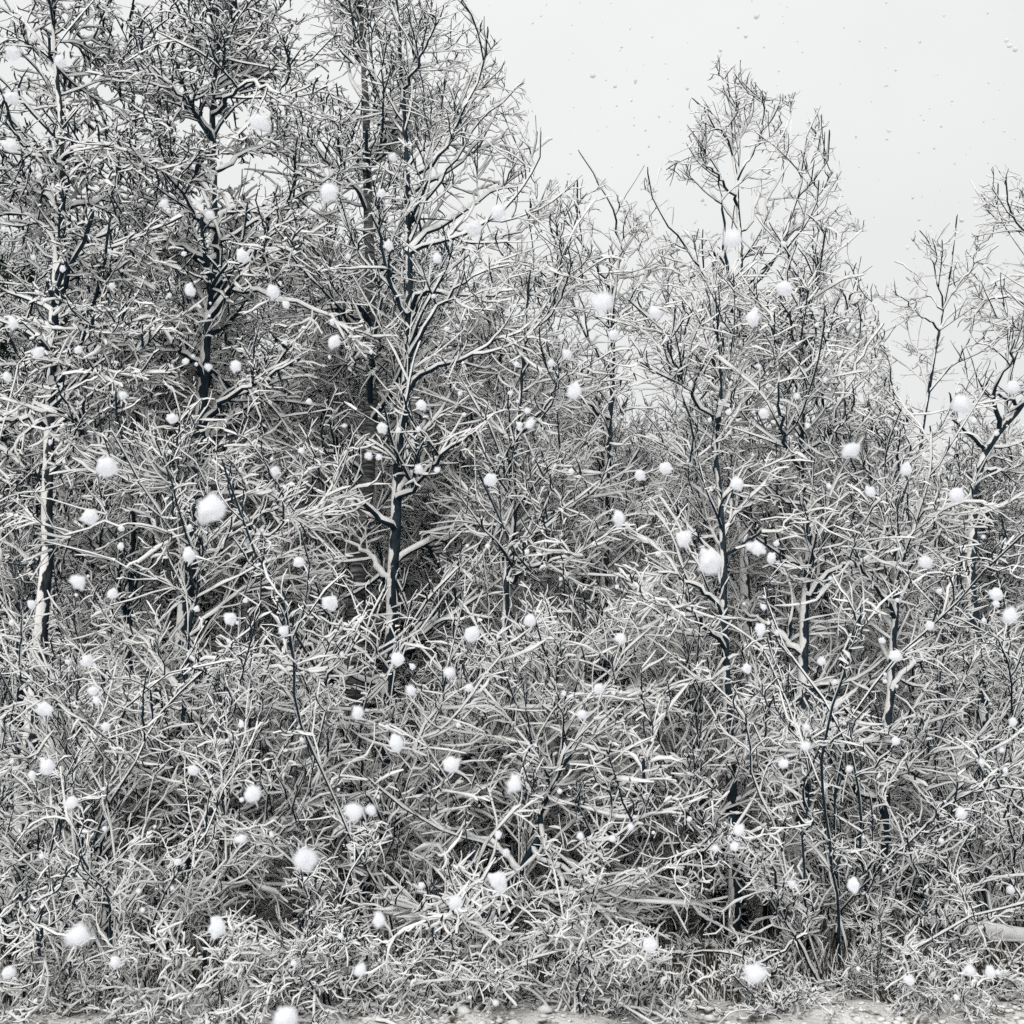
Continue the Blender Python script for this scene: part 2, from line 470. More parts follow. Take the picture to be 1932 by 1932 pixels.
build_tree('young_tree', 'slim young tree with two long straight limbs reaching right below the forked tree', 'tree',
           [(954, 1260), (954, 1164), (954, 1110), (959, 1054), (972, 977), (971, 911), (972, 844), (977, 794), (985, 700), (990, 600), (1000, 510)],
           [[(961, 1044), (1044, 981), (1094, 944), (1144, 904), (1153, 865)], [(960, 1064), (1027, 1041), (1111, 1014), (1164, 1004), (1188, 965)], [(957, 1104), (1004, 1071), (1061, 1054), (1100, 1050)],
            [(968, 991), (921, 992), (877, 964), (850, 930)], [(975, 820), (1030, 770), (1070, 700)], [(975, 840), (920, 790), (880, 770)], [(988, 640), (1040, 590), (1070, 530), (1085, 480)], [(985, 700), (940, 650), (920, 600)]],
           12.2, 0.06, 0.014, 'mid', BARK, extra=16, extraL=1.6, limb_r=0.035, t_extra=(0.2, 0.98))
build_tree('snowy_tree', 'thin forked tree in the skyline dip left of the tallest open crown', 'tree',
           [(1135, 1330), (1138, 1150), (1142, 1000), (1148, 850), (1155, 700), (1154, 600), (1154, 547)],
           [[(1154, 547), (1130, 510), (1104, 467), (1074, 420), (1060, 390)], [(1154, 547), (1184, 490), (1210, 460), (1232, 433)], [(1154, 590), (1170, 460), (1154, 387), (1117, 327), (1091, 283)],
            [(1154, 700), (1200, 640), (1250, 590), (1270, 540)], [(1150, 800), (1090, 740), (1060, 690)], [(1154, 620), (1200, 560), (1235, 480), (1240, 420)], [(1152, 700), (1100, 620), (1080, 560)]],
           15.6, 0.085, 0.03, 'open', BARK, extra=10, extraL=1.7, limb_r=0.036, dens=0.75)
build_tree('poplar_tree', 'tree with the tallest open crown clear against the white sky', 'tree',
           [(1408, 1150), (1410, 1000), (1410, 840), (1405, 740), (1398, 644), (1398, 533), (1395, 400), (1388, 317), (1381, 267), (1378, 220), (1376, 167), (1368, 122)],
           [[(1399, 550), (1438, 507), (1475, 480), (1515, 433), (1538, 390), (1545, 340)], [(1396, 440), (1415, 420), (1431, 360), (1448, 300), (1480, 250), (1490, 215)],
            [(1399, 545), (1458, 493), (1501, 380), (1541, 340), (1563, 290), (1565, 245)], [(1397, 480), (1431, 455), (1451, 377), (1488, 307), (1493, 233), (1495, 200)],
            [(1396, 560), (1371, 493), (1365, 417), (1355, 333), (1331, 293), (1308, 300)], [(1401, 585), (1455, 550), (1521, 500), (1588, 467), (1628, 433)],
            [(1400, 650), (1334, 520), (1288, 460), (1260, 420), (1225, 370), (1222, 315)], [(1400, 610), (1340, 540), (1288, 497), (1240, 480)],
            [(1382, 270), (1350, 240), (1325, 200), (1305, 185)], [(1384, 290), (1405, 230), (1415, 180), (1410, 140)], [(1390, 330), (1430, 270), (1440, 220), (1438, 180)],
            [(1396, 420), (1350, 370), (1330, 330), (1320, 260)], [(1399, 560), (1445, 515), (1478, 450), (1502, 380), (1515, 310), (1522, 260), (1548, 200)], [(1401, 600), (1470, 560), (1530, 450), (1580, 390), (1590, 350)],
            [(1405, 700), (1480, 640), (1540, 560), (1560, 500)], [(1408, 800), (1340, 740), (1290, 650), (1270, 590)], [(1395, 380), (1365, 350), (1345, 320), (1325, 310)]],
           14.4, 0.10, 0.012, 'open', BARKP, extra=6, extraL=1.5, limb_r=0.033, dens=0.5, extra_ang=38)
build_tree('bare_tree', 'slim straight black trunk rising from the right half of the undergrowth', 'tree',
           [(1382, 1850), (1385, 1740), (1383, 1600), (1377, 1420), (1369, 1250), (1366, 1111), (1361, 977), (1351, 844), (1356, 771), (1355, 644), (1350, 560)],
           [[(1365, 1150), (1300, 1100), (1240, 1080)], [(1362, 1000), (1420, 950), (1480, 930)], [(1355, 800), (1300, 740), (1270, 680)], [(1356, 780), (1400, 700), (1430, 650)],
            [(1366, 1211), (1300, 1150), (1260, 1130)], [(1375, 1400), (1450, 1300), (1520, 1290)], [(1380, 1620), (1330, 1560), (1310, 1530)]],
           11.3, 0.068, 0.012, 'mid', BARK, extra=8, extraL=1.3, limb_r=0.028, t_extra=(0.5, 0.98), dens=0.8)
build_tree('snowy_tree', 'tree with a V of snow lined limbs below and right of the tallest open crown', 'tree',
           [(1520, 1780), (1512, 1620), (1508, 1521), (1515, 1438), (1518, 1321), (1512, 1277), (1518, 1177), (1525, 1077), (1521, 944), (1510, 904), (1515, 861), (1515, 794), (1521, 760), (1530, 700), (1540, 610)],
           [[(1515, 857), (1555, 827), (1575, 801), (1601, 727), (1640, 650), (1668, 610)], [(1515, 764), (1555, 734), (1588, 694), (1608, 651)], [(1511, 880), (1485, 844), (1475, 784), (1470, 720)],
            [(1522, 960), (1580, 900), (1640, 880), (1680, 880)], [(1522, 1130), (1565, 1084), (1621, 1061), (1665, 1034), (1705, 1011)], [(1518, 1300), (1560, 1290), (1620, 1285)],
            [(1518, 1350), (1600, 1395), (1660, 1400), (1700, 1398)], [(1512, 1230), (1450, 1180), (1400, 1150)], [(1530, 700), (1500, 640), (1490, 600)], [(1518, 790), (1570, 700), (1590, 620), (1600, 560)]],
           11.7, 0.09, 0.014, 'mid', BARK, extra=12, extraL=1.8, limb_r=0.042, t_extra=(0.42, 0.98), dens=0.9)
build_tree('bare_tree', 'dark straight trunk among pale twigs right of the V limbed tree', 'tree',
           [(1664, 1700), (1665, 1621), (1670, 1488), (1676, 1371), (1680, 1288), (1688, 1180), (1690, 1080), (1680, 950), (1670, 860), (1640, 800), (1630, 740)],
           [[(1670, 1480), (1760, 1470), (1840, 1480)], [(1678, 1300), (1730, 1250), (1800, 1240)], [(1685, 1150), (1630, 1080), (1600, 1050)], [(1690, 1050), (1750, 980), (1790, 950)],
            [(1668, 1520), (1600, 1480), (1560, 1420)]],
           11.6, 0.07, 0.012, 'mid', BARK, extra=9, extraL=1.6, limb_r=0.03, t_extra=(0.5, 0.98), dens=0.9)
ENV[0] = SKY
build_tree('poplar_tree', 'small tree with an airy fan shaped crown alone in the sky gap at the right', 'tree',
           [(1738, 1250), (1736, 1100), (1735, 950), (1738, 831), (1751, 761), (1761, 711), (1765, 644), (1772, 610), (1785, 567), (1795, 500), (1803, 430), (1806, 405)],
           [[(1786, 565), (1838, 500), (1885, 463)], [(1778, 590), (1728, 520), (1688, 493)], [(1780, 570), (1755, 467), (1735, 435)], [(1775, 610), (1838, 560), (1881, 530), (1935, 520)],
            [(1761, 727), (1808, 677), (1825, 644), (1835, 600)], [(1738, 827), (1718, 761), (1711, 727)], [(1770, 620), (1730, 590), (1700, 560)], [(1755, 760), (1735, 680), (1728, 640)]],
           17.0, 0.075, 0.01, 'open', BARK, extra=2, extraL=1.2, limb_r=0.032, dens=0.42, t_extra=(0.1, 0.4), limb_d=0.4)
ENV[0] = GAP
build_tree('snowy_tree', 'tree at the right edge with a curved leaning trunk and drooping bough', 'tree',
           [(1836, 1150), (1836, 1000), (1841, 897), (1861, 844), (1888, 804), (1932, 764), (1965, 690), (1975, 600), (1975, 480), (1965, 330)],
           [[(1888, 804), (1875, 740), (1900, 690), (1915, 640)], [(1970, 560), (1930, 470), (1888, 423), (1855, 387), (1830, 338)], [(1975, 500), (1930, 440), (1905, 390), (1898, 340)],
            [(1845, 890), (1890, 890), (1940, 893)], [(1932, 764), (1880, 745), (1830, 740)], [(1970, 650), (1910, 600), (1850, 600)], [(1860, 850), (1810, 800), (1790, 740)], [(1970, 600), (1900, 560), (1850, 580), (1830, 640)]],
           14.6, 0.10, 0.02, 'open', BARK, extra=5, extraL=1.6, limb_r=0.035, dens=0.6)
build_tree('bare_tree', 'short dark trunk showing between the left edge tree and the tall plumed tree', 'tree',
           [(240, 1330), (242, 1220), (246, 1100), (250, 1000), (252, 880), (258, 780), (262, 700)],
           [[(246, 1100), (190, 1040), (150, 1000)], [(250, 950), (300, 900), (340, 880)], [(252, 900), (200, 850), (160, 830)]],
           13.0, 0.08, 0.02, 'mid', BARK, extra=16, extraL=2.0, limb_r=0.035)
build_tree('snowy_tree', 'thin trunk half hidden in snowy twigs near the bottom of the right edge', 'tree',
           [(1790, 1560), (1792, 1400), (1790, 1300), (1800, 1180), (1810, 1080), (1830, 980)],
           [[(1792, 1350), (1850, 1300), (1900, 1290)], [(1798, 1200), (1750, 1150), (1720, 1120)]],
           15.0, 0.06, 0.015, 'mid', BARK, extra=18, extraL=1.9, limb_r=0.03)

# saplings and long stems in front
def sapling(label, trunk, limbs, Y, r0, **kw):
    a = dict(style='mid', bark=TWIG, extra=9, extraL=1.2, dens=0.85, t_extra=(0.15, 0.98), limb_r=0.02, prune=False)
    a.update(kw)
    return build_tree('sapling', label, 'sapling', trunk, limbs, Y, r0, 0.008, **a)
sapling('sapling with a thin black stem and upswept snowy boughs in front of the plumed tree',
        [(345, 1800), (350, 1700), (356, 1560), (346, 1440), (350, 1320), (356, 1220), (367, 1137), (380, 1084), (370, 1037), (369, 977), (330, 900), (305, 850)],
        [[(375, 1060), (483, 981), (550, 944)], [(375, 1110), (493, 1034), (560, 991), (612, 960)], [(370, 1040), (310, 1000), (200, 990), (120, 1010)], [(360, 1200), (440, 1130), (540, 1090), (600, 1100)],
         [(355, 1250), (450, 1250), (560, 1270), (620, 1260)], [(350, 1350), (260, 1290), (180, 1280)], [(350, 1380), (440, 1340), (560, 1340), (650, 1345)], [(352, 1330), (280, 1220), (240, 1180)]],
        10.9, 0.03, limb_r=0.024, extra=14)
sapling('black stemmed sapling leaning right from a mound of snow lumps at the bottom middle',
        [(905, 1850), (917, 1815), (954, 1738), (977, 1661), (1000, 1610), (1021, 1575), (1024, 1530), (1037, 1488), (1060, 1450), (1077, 1421), (1094, 1371), (1110, 1310)],
        [[(970, 1690), (1035, 1695), (1100, 1720), (1150, 1780), (1200, 1850)], [(965, 1700), (900, 1690), (830, 1640), (780, 1600), (730, 1550), (700, 1565)], [(1021, 1570), (1045, 1640), (1080, 1690), (1150, 1700)],
         [(1030, 1510), (1100, 1450), (1180, 1400), (1230, 1370)], [(1000, 1610), (1080, 1640), (1150, 1580), (1250, 1530)], [(1037, 1488), (1025, 1430), (1028, 1370), (1030, 1300)],
         [(960, 1710), (900, 1740), (850, 1700), (800, 1720)], [(985, 1640), (920, 1590), (860, 1570), (800, 1580)]],
        10.6, 0.045, limb_r=0.026, extra=8)
sapling('sapling with a crooked thin stem and one long bough arching right, in the lower right',
        [(1325, 1720), (1325, 1600), (1325, 1495), (1329, 1421), (1321, 1355), (1290, 1305), (1280, 1240)],
        [[(1328, 1481), (1381, 1431), (1455, 1388), (1505, 1395)], [(1326, 1540), (1400, 1560), (1450, 1600)], [(1325, 1500), (1260, 1440), (1200, 1420)]],
        11.3, 0.028, extra=12)
sapling('sapling whose forked stem rises through the twigs at the bottom left',
        [(115, 1800), (120, 1700), (135, 1640), (150, 1560), (158, 1500), (150, 1430), (140, 1360)],
        [[(130, 1660), (60, 1620), (0, 1560)], [(140, 1610), (200, 1560), (280, 1540)], [(155, 1520), (110, 1450), (60, 1430)]],
        10.7, 0.026, extra=11)
sapling('slender sapling with steep parallel twigs in the lower left under the broad snow bough',
        [(385, 1900), (390, 1750), (402, 1650), (420, 1560), (440, 1480), (470, 1400), (500, 1350)],
        [[(400, 1680), (470, 1640), (540, 1560), (560, 1480)], [(410, 1620), (350, 1560), (300, 1500)], [(425, 1550), (500, 1500), (560, 1440)]],
        10.9, 0.026, extra=11)
sapling('sapling with long thin arms crossing in front of the birch foot',
        [(680, 1700), (740, 1560), (800, 1490), (870, 1440), (940, 1410), (1010, 1390)],
        [[(700, 1660), (740, 1500), (790, 1400), (850, 1290)], [(760, 1540), (850, 1500), (950, 1470), (1040, 1440)], [(720, 1610), (690, 1500), (680, 1400), (700, 1300)]],
        11.0, 0.03, extra=12)

# ------------------------------------------------------------------ shrubs: fans of snow-coated stems
def make_shrub(label, seed, nstem=12, h=2.2, spread=38, arch=-0.03, snow=0.0070, n2=13, n3=7, coat=0.5, stem_r=0.009):
    root = thing('shrub', label, 'shrub')
    az = rng.uniform(0, 2 * np.pi, nstem); a = np.radians(rng.normal(spread, 13, nstem).clip(4, 80))
    dr = np.stack([np.cos(az) * np.sin(a), np.sin(az) * np.sin(a), np.cos(a)], 1)
    K = 15; L = h * np.exp(rng.normal(0, 0.2, nstem)); P = np.empty((nstem, K, 3)); P[:, 0] = rng.normal(0, 0.10, (nstem, 3)) * [1, 1, 0] + [0, 0, -0.05]
    for j in range(1, K):
        P[:, j] = P[:, j - 1] + dr * (L / (K - 1))[:, None]
        dr = unit(dr + rng.normal(0, 0.17, (nstem, 3)) + [0, 0, arch])
    Rr = np.repeat(radii(stem_r, 0.006, K)[None], nstem, 0)
    for i in range(nstem):
        g = Geo(); g.add(P[i:i + 1], Rr[i:i + 1], 6, snow, snow * 1.5, coat, 0.25, 0, full=0.15)
        link('stem', g.mesh('stem', [TWIG, SNOW]), root)
    g = Geo()
    P2, R2 = spawn(P, Rr, n2, 0.2, 1.0, 40, 14, 0.48 * h / 2.2, 0.35, 8, 0.34, arch * 0.5 + 0.07, 0.75, 0.0032, shorten=0.4)
    P3, R3 = spawn(P2, R2, n3, 0.15, 1.0, 54, 18, 0.14, 0.35, 4, 0.34, 0.06, 0.8, 0.0028, shorten=0.3)
    for Q, q, s in ((P2, R2, 1.0), (P3, R3, 0.85)):
        ok = Q[:, :, 2].min(1) > 0.02
        g.add(Q[ok], q[ok], 5 if s == 1.0 else 4, snow * 0.9 * s, snow * 1.4 * s, coat * 0.8, 0.3, 0.04, full=0.1)
    link('twigs', g.mesh('twigs', [TWIG, SNOW]), root, 'stuff')
    return root

shrubs = [make_shrub('', 1, 12, 2.2, 32), make_shrub('', 2, 14, 1.5, 48, -0.10, n2=14), make_shrub('', 3, 11, 3.0, 24, 0.0, n2=17),
          make_shrub('', 4, 16, 1.1, 60, -0.13, snow=0.0095, n2=13, coat=0.75), make_shrub('', 5, 10, 3.8, 20, -0.01, n2=21, n3=7)]
used_sh = set()
def put_shrub(i, px, Y, rz, s, label, group=None):
    x = W(px, 1500, Y)[0]
    if i not in used_sh:
        o = shrubs[i]; used_sh.add(i); o.location = (x, Y, 0); o.rotation_euler = (0, 0, rz); o.scale = (s, s, s); o['label'] = label
        if group: o['group'] = group
        return o
    return copy_tree(shrubs[i], (x, Y, 0), rz, (s, s, s), label, group)

named = [
    (2, 290, 9.75, 0.4, 0.95, 'white stemmed shrub fanning up from the ground in the lower left corner area'),
    (0, 1560, 10.4, 1.2, 1.15, 'broad fan of thick white stems above the snow bank in the lower right'),
    (2, 1540, 11.0, 2.2, 1.15, 'steep white stems standing up behind the broad fan in the lower right'),
    (3, 930, 9.9, 0.3, 1.1, 'low tangled mound of looping snow covered twigs at the bottom middle'),
    (1, 1750, 10.3, 4.0, 1.1, 'rounded snow heaped shrub in the lower right corner in front of the fallen log'),
    (1, 1150, 10.6, 2.5, 1.25, 'arching shrub right of the leaning black stemmed sapling'),
    (0, 780, 10.5, 0.9, 1.2, 'shrub of curving pale stems left of the leaning black stemmed sapling'),
    (4, 760, 12.0, 2.9, 0.85, 'tall shrub of long upward bowed twigs in front of the forked tree foot'),
    (0, 60, 9.9, 3.9, 1.2, 'shrub spreading at the bottom of the left edge'),
    (3, 1420, 10.2, 2.0, 0.95, 'small sprawling shrub with an arm lying on the snow bank'),
    (1, 590, 10.3, 5.0, 1.15, 'shrub with drooping arms over the dark hollow left of the bottom middle'),
    (2, 1940, 11.9, 1.0, 1.0, 'shrub reaching up from behind the log at the bottom of the right edge'),
]
for i, px, Y, rz, s, lab in named:
    put_shrub(i, px, Y, rz, s, lab)
for j in range(13):
    px = -40 + (j + rng.uniform(0.1, 0.9)) * 2010 / 13
    x = W(px, 1900, 9.3)[0]
    put_shrub([3, 1, 3][j % 3], px, 8.95 + 0.045 * (x + 4.4) + rng.uniform(0.0, 0.45), rng.uniform(0, 6.28), rng.uniform(0.6, 0.95) * (0.75 if px > 1250 else 1.15),
              'low snow crusted tuft of looping twigs along the snow bank', 'low tufts of twigs along the snow bank')
for Y, n in ((12.2, 4), (13.3, 9), (14.6, 14), (16.2, 15)):
    for j in range(n):
        px = -60 + (j + rng.uniform(0.1, 0.9)) * 2060 / n
        i = [0, 2, 4, 1, 4][int(rng.integers(0, 5))] if Y < 14 else [2, 4][int(rng.integers(0, 2))]
        put_shrub(i, px, Y + rng.uniform(-0.5, 0.5), rng.uniform(0, 6.28), rng.uniform(0.85, 1.3), 'dense snow coated shrub in the tangle of undergrowth among the trunks', 'undergrowth shrubs among the trees')

# ------------------------------------------------------------------ background trees (three kinds, copied)
def make_bg(style, H, n1, L1, up, ang, r0):
    st = STYLES[style]
    root = thing('snowy_tree', '', 'tree')
    K = 22
    T = np.zeros((K, 3)); T[:, 2] = np.linspace(-0.1, H, K); T[:, :2] += np.cumsum(rng.normal(0, 0.035, (K, 2)), 0)
    TR = radii(r0, 0.012, K)
    g = Geo(); g.add(T[None], TR[None], 8, 0.003, 0.004, 0.3); g.m[-1][:] = 0
    link('trunk', g.mesh('trunk', [BARK, SNOW]), root)
    P1, R1 = spawn(T[None], TR[None], n1, 0.24, 1.0, ang, 12, L1, 0.25, 12, 0.08, up, 0.4, 0.009, flat=0.4, shorten=0.6)
    g = Geo(); g.add(P1, R1, 5, st['snow'] * 1.1, st['high'] * 1.25, 0.2, 0.25, 0)
    P2, R2 = spawn(P1, R1, 8, 0.1, 1.0, st['ang'], 13, 0.95, 0.3, 6, st['wig'], st['l2up'], 0.55, 0.006)
    P3, R3 = spawn(P2, R2, 11, 0.1, 1.0, st['ang'], 16, 0.28, 0.35, 3, st['wig'] * 1.3, st['l3up'], 0.7, 0.005)
    g.add(P2, R2, 4, st['snow'], st['high'], 0.2, 0.3, 0.05).add(P3, R3, 4, st['snow'] * 0.9, st['high'] * 0.9, 0.2, 0.35, 0.12)
    link('crown', g.mesh('crown', [TWIG, SNOW]), root, 'stuff')
    return root, H
bgs = [make_bg('mid', 9.0, 56, 2.4, 0.07, 55, 0.09), make_bg('open', 10.0, 50, 2.4, 0.15, 42, 0.09), make_bg('heavy', 9.0, 60, 2.2, 0.02, 62, 0.08)]
used_bg = set()
# how high the closed mass of trees reaches, (px, py)
MASS = np.array([(-200, 450), (100, 430), (350, 430), (600, 430), (750, 480), (900, 560), (1000, 640), (1100, 720), (1250, 780), (1330, 800), (1420, 810), (1540, 780), (1620, 800),
                 (1680, 890), (1740, 940), (1800, 900), (1860, 800), (1932, 740), (2200, 650)], float)
BGL = 'snow laden leafless tree in the dense wood behind the nearer trees'
for Y, n in ((15.5, 7), (17.5, 9), (20.0, 11), (23.5, 14), (28.0, 15)):
    for j in range(n):
        px = -120 + (j + rng.uniform(0.15, 0.85)) * 2180 / n
        py = np.interp(px, MASS[:, 0], MASS[:, 1]) + abs(rng.normal(0, 90)) + (20 if Y > 18 else 60)
        top = W(px, py, Y)
        i = int(rng.choice([0, 1, 2], p=([0.25, 0.15, 0.6] if px < 620 else [0.6, 0.35, 0.05])))
        root, H = bgs[i]
        s = top[2] / (H * 1.03)
        sx = s * rng.uniform(0.85, 1.05) if s > 0.9 else max(s, 0.75)
        rz = rng.uniform(0, 6.28)
        if i in used_bg:
            copy_tree(root, (top[0], Y, 0), rz, (sx, sx, s), BGL, 'trees of the wood behind')
        else:
            used_bg.add(i); root.location = (top[0], Y, 0); root.rotation_euler = (0, 0, rz); root.scale = (sx, sx, s); root['label'] = BGL; root['group'] = 'trees of the wood behind'

# ------------------------------------------------------------------ far brush: thousands of dark crossing stalks added to block the sky and darken the gaps
def brush(name, label, x0, x1, y0, y1, hfun, n, rad, Lm, snow):
    x = rng.uniform(x0, x1, n); y = rng.uniform(y0, y1, n)
    h = hfun(x, y)
    z = rng.random(n) ** 0.9 * h
    a = np.radians(rng.normal(38, 22, n)); az = rng.uniform(0, 2 * np.pi, n)
    dr = np.stack([np.cos(az) * np.sin(a), np.sin(az) * np.sin(a), np.abs(np.cos(a))], 1)
    L = Lm * np.exp(rng.normal(0, 0.3, n)); K = 3
    P = np.empty((n, K, 3)); P[:, 0] = np.stack([x, y, z], 1)
    for j in range(1, K):
        P[:, j] = P[:, j - 1] + dr * (L / (K - 1))[:, None]; dr = unit(dr + rng.normal(0, 0.2, (n, 3)))
    Rr = np.repeat(radii(rad, rad * 0.5, K)[None], n, 0)
    g = Geo(); g.add(P, Rr, 4, snow, snow * 1.4, 0.15, 0.35, 0.35)
    o = thing(name, label, 'brush', me=g.mesh(name, [TWIG, SNOW])); o['kind'] = 'stuff'
    return o
def far_h(x, y):
    u, _ = project(np.stack([x, y, np.full_like(x, 3.0)], -1))
    return np.interp(u, [0, 600, 1100, 1932], [6.8, 6.2, 5.0, 4.4]) * (0.8 + 0.4 * rng.random(len(x)))
brush('brush', 'dark leafless brush added to darken the depth of the wood between the trunks', -17, 17, 24, 33, far_h, 17000, 0.03, 1.5, 0.0)
brush('brush', 'thin dark understorey stalks among the trunks near the ground', -10, 10, 14, 22, lambda x, y: np.full(len(x), 1.9), 5000, 0.012, 0.9, 0.0)

# ------------------------------------------------------------------ dark spruce at the left edge
def spruce(x, Y, H):
    root = thing('spruce_tree', 'dark green spruce peeping out behind the left edge tree', 'tree', (x, Y, 0))
    T = np.zeros((8, 3)); T[:, 2] = np.linspace(-0.1, H, 8)
    g = Geo(); g.add(T[None], radii(0.13, 0.01, 8)[None], 8, 0, 0, 0, 0, 1)
    link('trunk', g.mesh('trunk', [BARK, SNOW]), root)
    P1, R1 = spawn(T[None], radii(0.12, 0.01, 8)[None], 150, 0.1, 0.98, 98, 8, 2.0, 0.15, 8, 0.04, 0.03, 0.2, 0.01, flat=0.2, shorten=0.85)
    P2, R2 = spawn(P1, R1, 14, 0.1, 1, 55, 10, 0.4, 0.2, 4, 0.06, -0.06, 0.8, 0.012, flat=0.2)
    P3, R3 = spawn(P2, R2, 5, 0.0, 1, 45, 10, 0.12, 0.2, 2, 0.06, 0, 1.1, 0.012, flat=1)
    g = Geo(); g.add(P1, R1, 5, 0.03, 0.03, 0.1, 0.4, 0.2).add(P2, R2, 4, 0.02, 0.02, 0.1, 0.4, 0.5).add(P3, R3, 4, 0.01, 0.01, 0.1, 0.4, 0.85)
    m, nt, b = mat('dark spruce needles'); n = noise(nt, 5.0)
    r = ramp(nt, n.outputs['Fac'], [(0.3, (0.012, 0.026, 0.02)), (0.7, (0.03, 0.05, 0.036))]); nt.links.new(r.outputs[0], b.inputs['Base Color'])
    link('crown', g.mesh('crown', [m, SNOW]), root, 'stuff')
spruce(W(-15, 700, 16.5)[0], 16.5, 10.5)

# ------------------------------------------------------------------ fallen log, lower right
def fallen_log():
    P = polyline([W(1740, 1738, 11.3), W(1815, 1748, 11.3), W(1900, 1762, 11.25), W(1960, 1778, 11.2), W(2060, 1800, 11.1)], 16, 0.006)
    r = radii(0.05, 0.085, 16)
    root = thing('fallen_log', 'dark snow topped log lying aslant in the lower right corner', 'log', P[0].tolist())
    g = Geo(); g.add((P - P[0])[None], r[None], 10, 0.004, 0.035, 0.3, 0.15, 0)
    link('log_body', g.mesh('log_body', [BARK, SNOW]), root)
    P2, R2 = spawn(P[None], r[None], 7, 0.1, 0.9, 60, 15, 0.35, 0.3, 5, 0.15, 0.02, 0.3, 0.008)
    for a, b_ in zip(P2, R2):
        g = Geo(); g.add((a - P[0])[None], b_[None], 6, 0.012, 0.02, 0.2); link('branch_stub', g.mesh('branch_stub', [TWIG, SNOW]), root)
fallen_log()

# ------------------------------------------------------------------ ground
def fbm(x, y, seed, octs=5, f0=0.5):
    r = np.random.default_rng(seed); out = np.zeros_like(x); amp = 1.0
    for o in range(octs):
        for _ in range(3):
            th = r.uniform(0, 2 * np.pi); ph = r.uniform(0, 2 * np.pi); f = f0 * 2 ** o * r.uniform(0.7, 1.4)
            out += amp * np.sin((x * np.cos(th) + y * np.sin(th)) * f * 2 * np.pi + ph) / 3
        amp *= 0.55
    return out
def grid(xs, ys, zf):
    X, Yg = np.meshgrid(xs, ys); Z = zf(X, Yg)
    V = np.stack([X, Yg, Z], -1).reshape(-1, 3); nx, ny = len(xs), len(ys)
    i = (np.arange(ny - 1)[:, None] * nx + np.arange(nx - 1)[None]).reshape(-1)
    return V, np.stack([i, i + 1, i + nx + 1, i + nx], 1)
def edge(x):
    return 8.88 + 0.045 * x + 0.03 * np.sin(x * 1.3)
def gz(X, Y):
    rise = np.clip((Y - edge(X)) / 0.35, 0, 1)
    return -0.05 + 0.09 * rise * rise * (3 - 2 * rise) + rise * (0.018 * fbm(X, Y, 3, 5, 1.6)) + 0.02 * fbm(X, Y, 5, 3, 0.15) * rise
m, nt, b = mat('trodden roadside snow', 0.9)
n = noise(nt, 5.0, 8.0); n2 = noise(nt, 26.0, 6.0)
ad = nt.nodes.new('ShaderNodeMath'); ad.operation = 'MULTIPLY_ADD'; ad.inputs[1].default_value = 0.6
nt.links.new(n2.outputs['Fac'], ad.inputs[0]); nt.links.new(n.outputs['Fac'], ad.inputs[2])
r = ramp(nt, ad.outputs[0], [(0.60, (0.05, 0.045, 0.04)), (0.70, (0.30, 0.285, 0.26)), (0.80, (0.72, 0.71, 0.69))])
nt.links.new(r.outputs[0], b.inputs['Base Color']); bump(nt, b, ad.outputs[0], 0.8, 0.05)
GROUND = m
V, Fc = grid(np.concatenate([[-300, -60, -20], np.linspace(-8, 8, 320), [20, 60, 300]]), np.concatenate([np.linspace(8.5, 11.5, 110), [12, 13, 14, 16, 20, 30, 60, 150, 500]]), gz)
g_ = link('ground', raw_mesh('ground', V, Fc, None, [GROUND]), None, 'structure'); g_['label'] = 'rough snow bank and forest floor in front of and under the trees'
m, nt, b = mat('slushy bounce-white road', 0.7)
n = noise(nt, 4.0, 8.0); n2 = noise(nt, 60.0, 6.0)
ra = ramp(nt, n2.outputs['Fac'], [(0.35, (0.03, 0.032, 0.035)), (0.7, (0.07, 0.07, 0.072))])
sx = nt.nodes.new('ShaderNodeSeparateXYZ'); tc = nt.nodes.new('ShaderNodeTexCoord'); nt.links.new(tc.outputs['Object'], sx.inputs[0])
ma = nt.nodes.new('ShaderNodeMath'); ma.operation = 'MULTIPLY_ADD'; ma.inputs[1].default_value = 0.8
nt.links.new(n.outputs['Fac'], ma.inputs[0]); nt.links.new(sx.outputs['Y'], ma.inputs[2])
rs = nt.nodes.new('ShaderNodeMapRange'); rs.inputs['From Min'].default_value = 9.0; rs.inputs['From Max'].default_value = 8.7
nt.links.new(ma.outputs[0], rs.inputs['Value'])
mx = nt.nodes.new('ShaderNodeMix'); mx.data_type = 'RGBA'; nt.links.new(rs.outputs[0], mx.inputs[0]); nt.links.new(ra.outputs[0], mx.inputs[6]); mx.inputs[7].default_value = (0.72, 0.72, 0.72, 1)  # unseen near road whitened as snow, added to bounce light onto undersides
nt.links.new(mx.outputs[2], b.inputs['Base Color']); bump(nt, b, n2.outputs['Fac'], 0.4, 0.01)
V, Fc = grid(np.linspace(-300, 300, 12), np.linspace(-60, 9.6, 8), lambda X, Y: np.full_like(X, -0.035))
link('road', raw_mesh('road', V, Fc, None, [m]), None, 'structure')['label'] = 'road with snow added out of view to bounce light and a dark wet edge along the snow bank'

